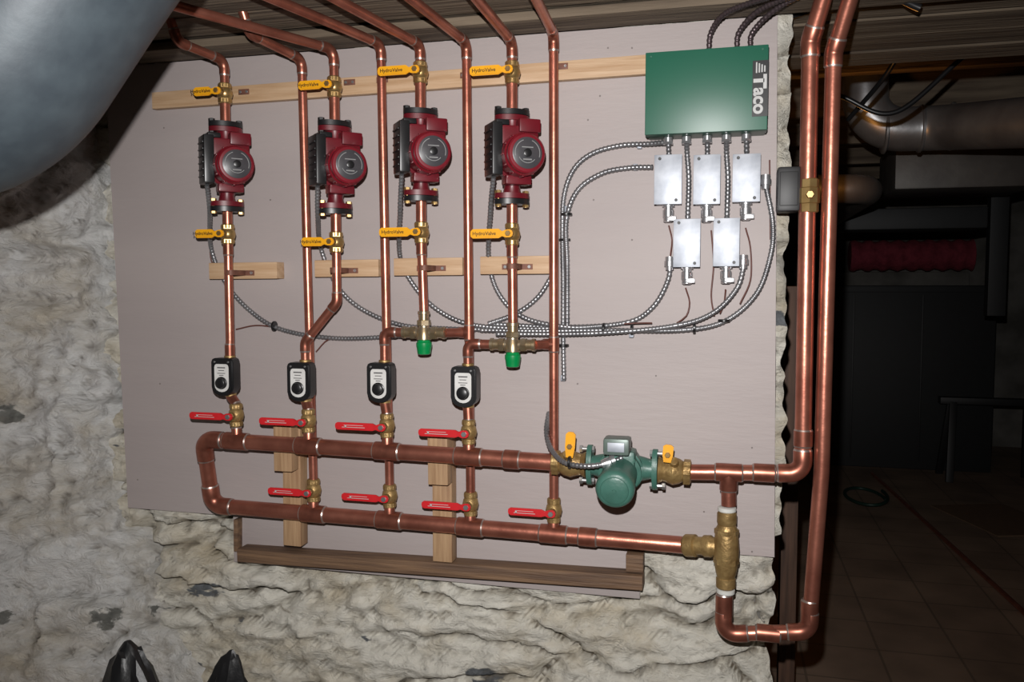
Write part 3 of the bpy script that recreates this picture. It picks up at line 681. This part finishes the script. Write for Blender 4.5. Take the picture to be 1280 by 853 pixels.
# ================= FAR ROOM
def fbox(x0,y0,x1,y1,d,th,name,m,label,cat,bev=.01):
    a=U(x0,y0,d); b=U(x1,y1,d); return top(G().box(Vector(((a.x+b.x)/2,-d+th/2,(a.z+b.z)/2)),(abs(b.x-a.x),th,abs(a.z-b.z)),bev=bev).obj(name,m),label,cat)
a=U(985,357,-5.3); b=U(1240,555,-5.3)
cab=top(G().box(Vector(((a.x+b.x)/2,5.65,a.z/2)),(b.x-a.x,.7,a.z),bev=.01).box(Vector(((a.x+b.x)/2,5.29,a.z-.03)),(b.x-a.x+.02,.02,.05),bev=.004).obj('storage_cabinet',DARK),'low black cabinet standing on the floor','cabinet')
for t in (.33,.66):
    G().box(Vector((a.x+(b.x-a.x)*t,5.295,a.z/2)),(.012,.01,a.z*.9),bev=.002).obj('door_seam',BLKM,cab)
sh=top(G().box(Vector(((a.x+b.x)/2,6.3,(a.z+.12)/2)),(b.x-a.x,.4,a.z+.12),bev=.01).obj('stone_ledge',FARW),'whitewashed masonry ledge behind the cabinet','ledge')
a=U(1062,318,-6.25); b=U(1215,313,-6.25); zr=WL['stone_ledge'].z*2+.150
P=[Vector((a.x+(b.x-a.x)*k/30,6.25,zr)) for k in range(31)]
top(G().sweep(P,[.135+.012*math.sin(k*1.7) for k in range(31)],20).obj('insulation_roll',PINK,ang=60),'rolled pink insulation batt lying on ledge','insulation')
P,_=fillet([U(1078,150,-2.2)+Z*.4,U(1082,163,-2.2),U(1175,160,-2.2),U(1330,150,-1.6)],.16,12)
du=G().sweep(P,.098,32); top(du.obj('round_duct',DUCT2,ang=60),'shiny galvanised round duct elbow under joists','duct')
for t,ax in ((U(1105,163,-2.2),X),(U(1150,161,-2.2),X),(U(1190,158,-2.2),X)):
    G().lathe(t-ax*.008,ax,[(0,.099),(.004,.106),(.012,.106),(.016,.099)],32).obj('duct_seam',DUCT2,sc.objects['round_duct.001'])
fbox(1178,30,1360,128,-2.75,.4,'rectangular_duct',DARK,'dark rectangular sheet metal duct below joists','duct')
fbox(1120,180,1300,232,-2.9,.5,'rectangular_duct',DUCT3,'dark rectangular sheet metal duct below joists','duct')
fbox(1045,262,1235,285,-3.2,.3,'wooden_beam',DARK,'dark wooden beam crossing the back room','beam')
P,_=fillet([U(1052,236,-1.9)-X*.10,U(1088,236,-1.9),U(1088,236,-1.9)+Y*4.6],.10,10)
top(G().sweep(P,.062,28).obj('duct_run',DUCT3,ang=60),'long round metal duct running to the back wall','duct')
bx_=U(1010,222,-1.55)
lb=thing('light_bulb',bx_,'small warm incandescent bulb hanging in back room','lamp')
G().lathe(bx_-Z*.01,Z,[(0,.004),(.006,.018),(.02,.026),(.035,.02),(.05,.012),(.07,.012)],16).obj('bulb',mat('warm_bulb',(1,.6,.25),emit=(1,.42,.10),es=1.2),lb)
G().cyl(bx_+Z*.06,Z,.5,.003,8).obj('cord',BLK,lb)
a=U(1251,170,-3.7); b=U(1251,395,-3.7)
top(G().box(Vector((a.x,3.7,(2.47+b.z)/2)),(.1,.08,2.47-b.z),bev=.004).obj('hanging_post',DARK),'dark timber hanging down from the joists','post')
a=U(992,358,-.85)
top(G().box(Vector((a.x,.85,a.z/2)),(.05,.09,a.z),bev=.004).obj('wood_post',DWOOD),'reddish brown wooden post behind the risers','post')
p0=UF(1090,592,.012); p1=UF(1290,775,.012)
pipe([p0,p1],.012,'length of copper pipe lying on tiled floor',elb=False)
hc=UF(1082,624,.012); P=[hc+Vector((math.cos(t)*.13,math.sin(t)*.28,0.0+.006*t)) for t in [k*.18 for k in range(38)]]
top(G().sweep(P,.011,10).obj('garden_hose',HOSE,ang=60),'coiled dark green hose on tiled floor','hose')
a=UF(1250,650,0); top(G().box(a+Z*.004,(.5,.7,.006),(Vector((.9,.3,0)).normalized(),Vector((-.3,.9,0)).normalized(),Z),bev=0).obj('cardboard_sheet',CARD),'flat brown cardboard sheet lying on floor','cardboard')
s0=UF(1225,600,0); s0.x+=.05; sh=thing('sawhorse',s0,'dark wooden sawhorse standing on tiled floor','sawhorse')
G().box(s0+Z*.6,(.7,.09,.05),bev=.004).obj('top_beam',BLKM,sh)
for sx in (-1,1):
    for sy in (-1,1):
        q=s0+Vector((sx*.3,sy*.16,0)); t=s0+Vector((sx*.26,sy*.03,.59)); ax=(t-q).normalized(); x_,y_=perp(ax)
        G().box((q+t)/2,(.035,.05,(t-q).length),(x_,y_,ax),bev=.003).obj('leg',BLKM,sh)
for pts in ([(972,25,-.1),(1040,5,-.1),(1100,-8,0),(1150,10,0)],[(1060,150,-1.2),(1110,90,-1.0),(1140,30,-.7),(1148,5,-.5)],[(1000,28,-.3),(1080,50,-.9),(1180,60,-1.2),(1300,20,-1.2)],[(1050,120,-1),(1120,140,-1),(1220,60,-1),(1300,40,-1)]):
    cable(pts,.008,'dark electrical cable draped under the joists',BLK,False,'electrical_cable','cable','draped dark cables')
# black bags: crumpled film, faceted folds gathered to an off-centre peak
def bag(px,py,d,rx,ry,seed,label,lean):
    t=U(px,py,d); g=G(); rnd=random.Random(seed); b=bmesh.new(); bmesh.ops.create_icosphere(b,subdivisions=4,radius=1)
    H=t.z
    for v in b.verts:
        n=v.co.copy(); zz=(n.z+1)/2; ang=math.atan2(n.y,n.x)
        prof=(1-zz)**.75*1.25+.02 if zz>.25 else .62+.38*math.sin(zz/.25*math.pi/2)
        f=noise.noise(Vector((math.cos(ang)*1.6+seed,math.sin(ang)*1.6,zz*1.4)))*.35+noise.noise(Vector((math.cos(ang)*4+seed,math.sin(ang)*4,zz*5)))*.14+rnd.uniform(-.035,.035)
        v.co=Vector((math.cos(ang)*rx*prof*(1+f)+lean*zz*zz,math.sin(ang)*ry*prof*(1+f),max(.002,H*zz+.03*noise.noise(n*3+Vector((seed,0,0)))*(zz<.97))))
    g.bm(b,Matrix.Translation(Vector((t.x-lean,t.y,0)))); return top(g.obj('rubbish_bag',BAG,ang=22),label,'bag')
bag(160,800,.46,.19,.15,1.1,'crumpled black plastic rubbish bag on floor',-.03)
bag(290,812,.30,.15,.09,4.3,'lower crumpled black plastic bag against stone wall',.06)
# ================= LIGHT / CAMERA
def light(name,kind,loc,pw,col,size):
    l=bpy.data.lights.new(name,kind); l.energy=pw; l.color=col
    if kind in('POINT','SPOT'): l.shadow_soft_size=size
    else: l.size=size
    o=bpy.data.objects.new(name,l); o.location=loc; sc.collection.objects.link(o); return o
fl_=light('camera_flash','SPOT',C+Vector((-.03,.0,.13)),190,(1,.98,.965),.010)
fl_.data.spot_size=math.radians(104); fl_.data.spot_blend=1.0
dirf=(U(620,345,0)-fl_.location); fl_.rotation_euler=dirf.to_track_quat('-Z','Y').to_euler()
light('room_bulb_light','POINT',U(1034,222,-1.5),2.2,(1,.42,.10),.03)
light('room_light','AREA',Vector((-.3,-1.7,2.02)),.9,(1,.7,.4),.6)
w=bpy.data.worlds.new('w'); sc.world=w; w.use_nodes=True; w.node_tree.nodes['Background'].inputs[0].default_value=(.9,.72,.55,1); w.node_tree.nodes['Background'].inputs[1].default_value=.013
cd=bpy.data.cameras.new('cam'); cam=bpy.data.objects.new('camera',cd); cd.sensor_width=36; cd.lens=36*F/1280; cd.clip_start=.02
cam.matrix_world=Matrix.Translation(C)@R.to_4x4(); sc.collection.objects.link(cam); sc.camera=cam
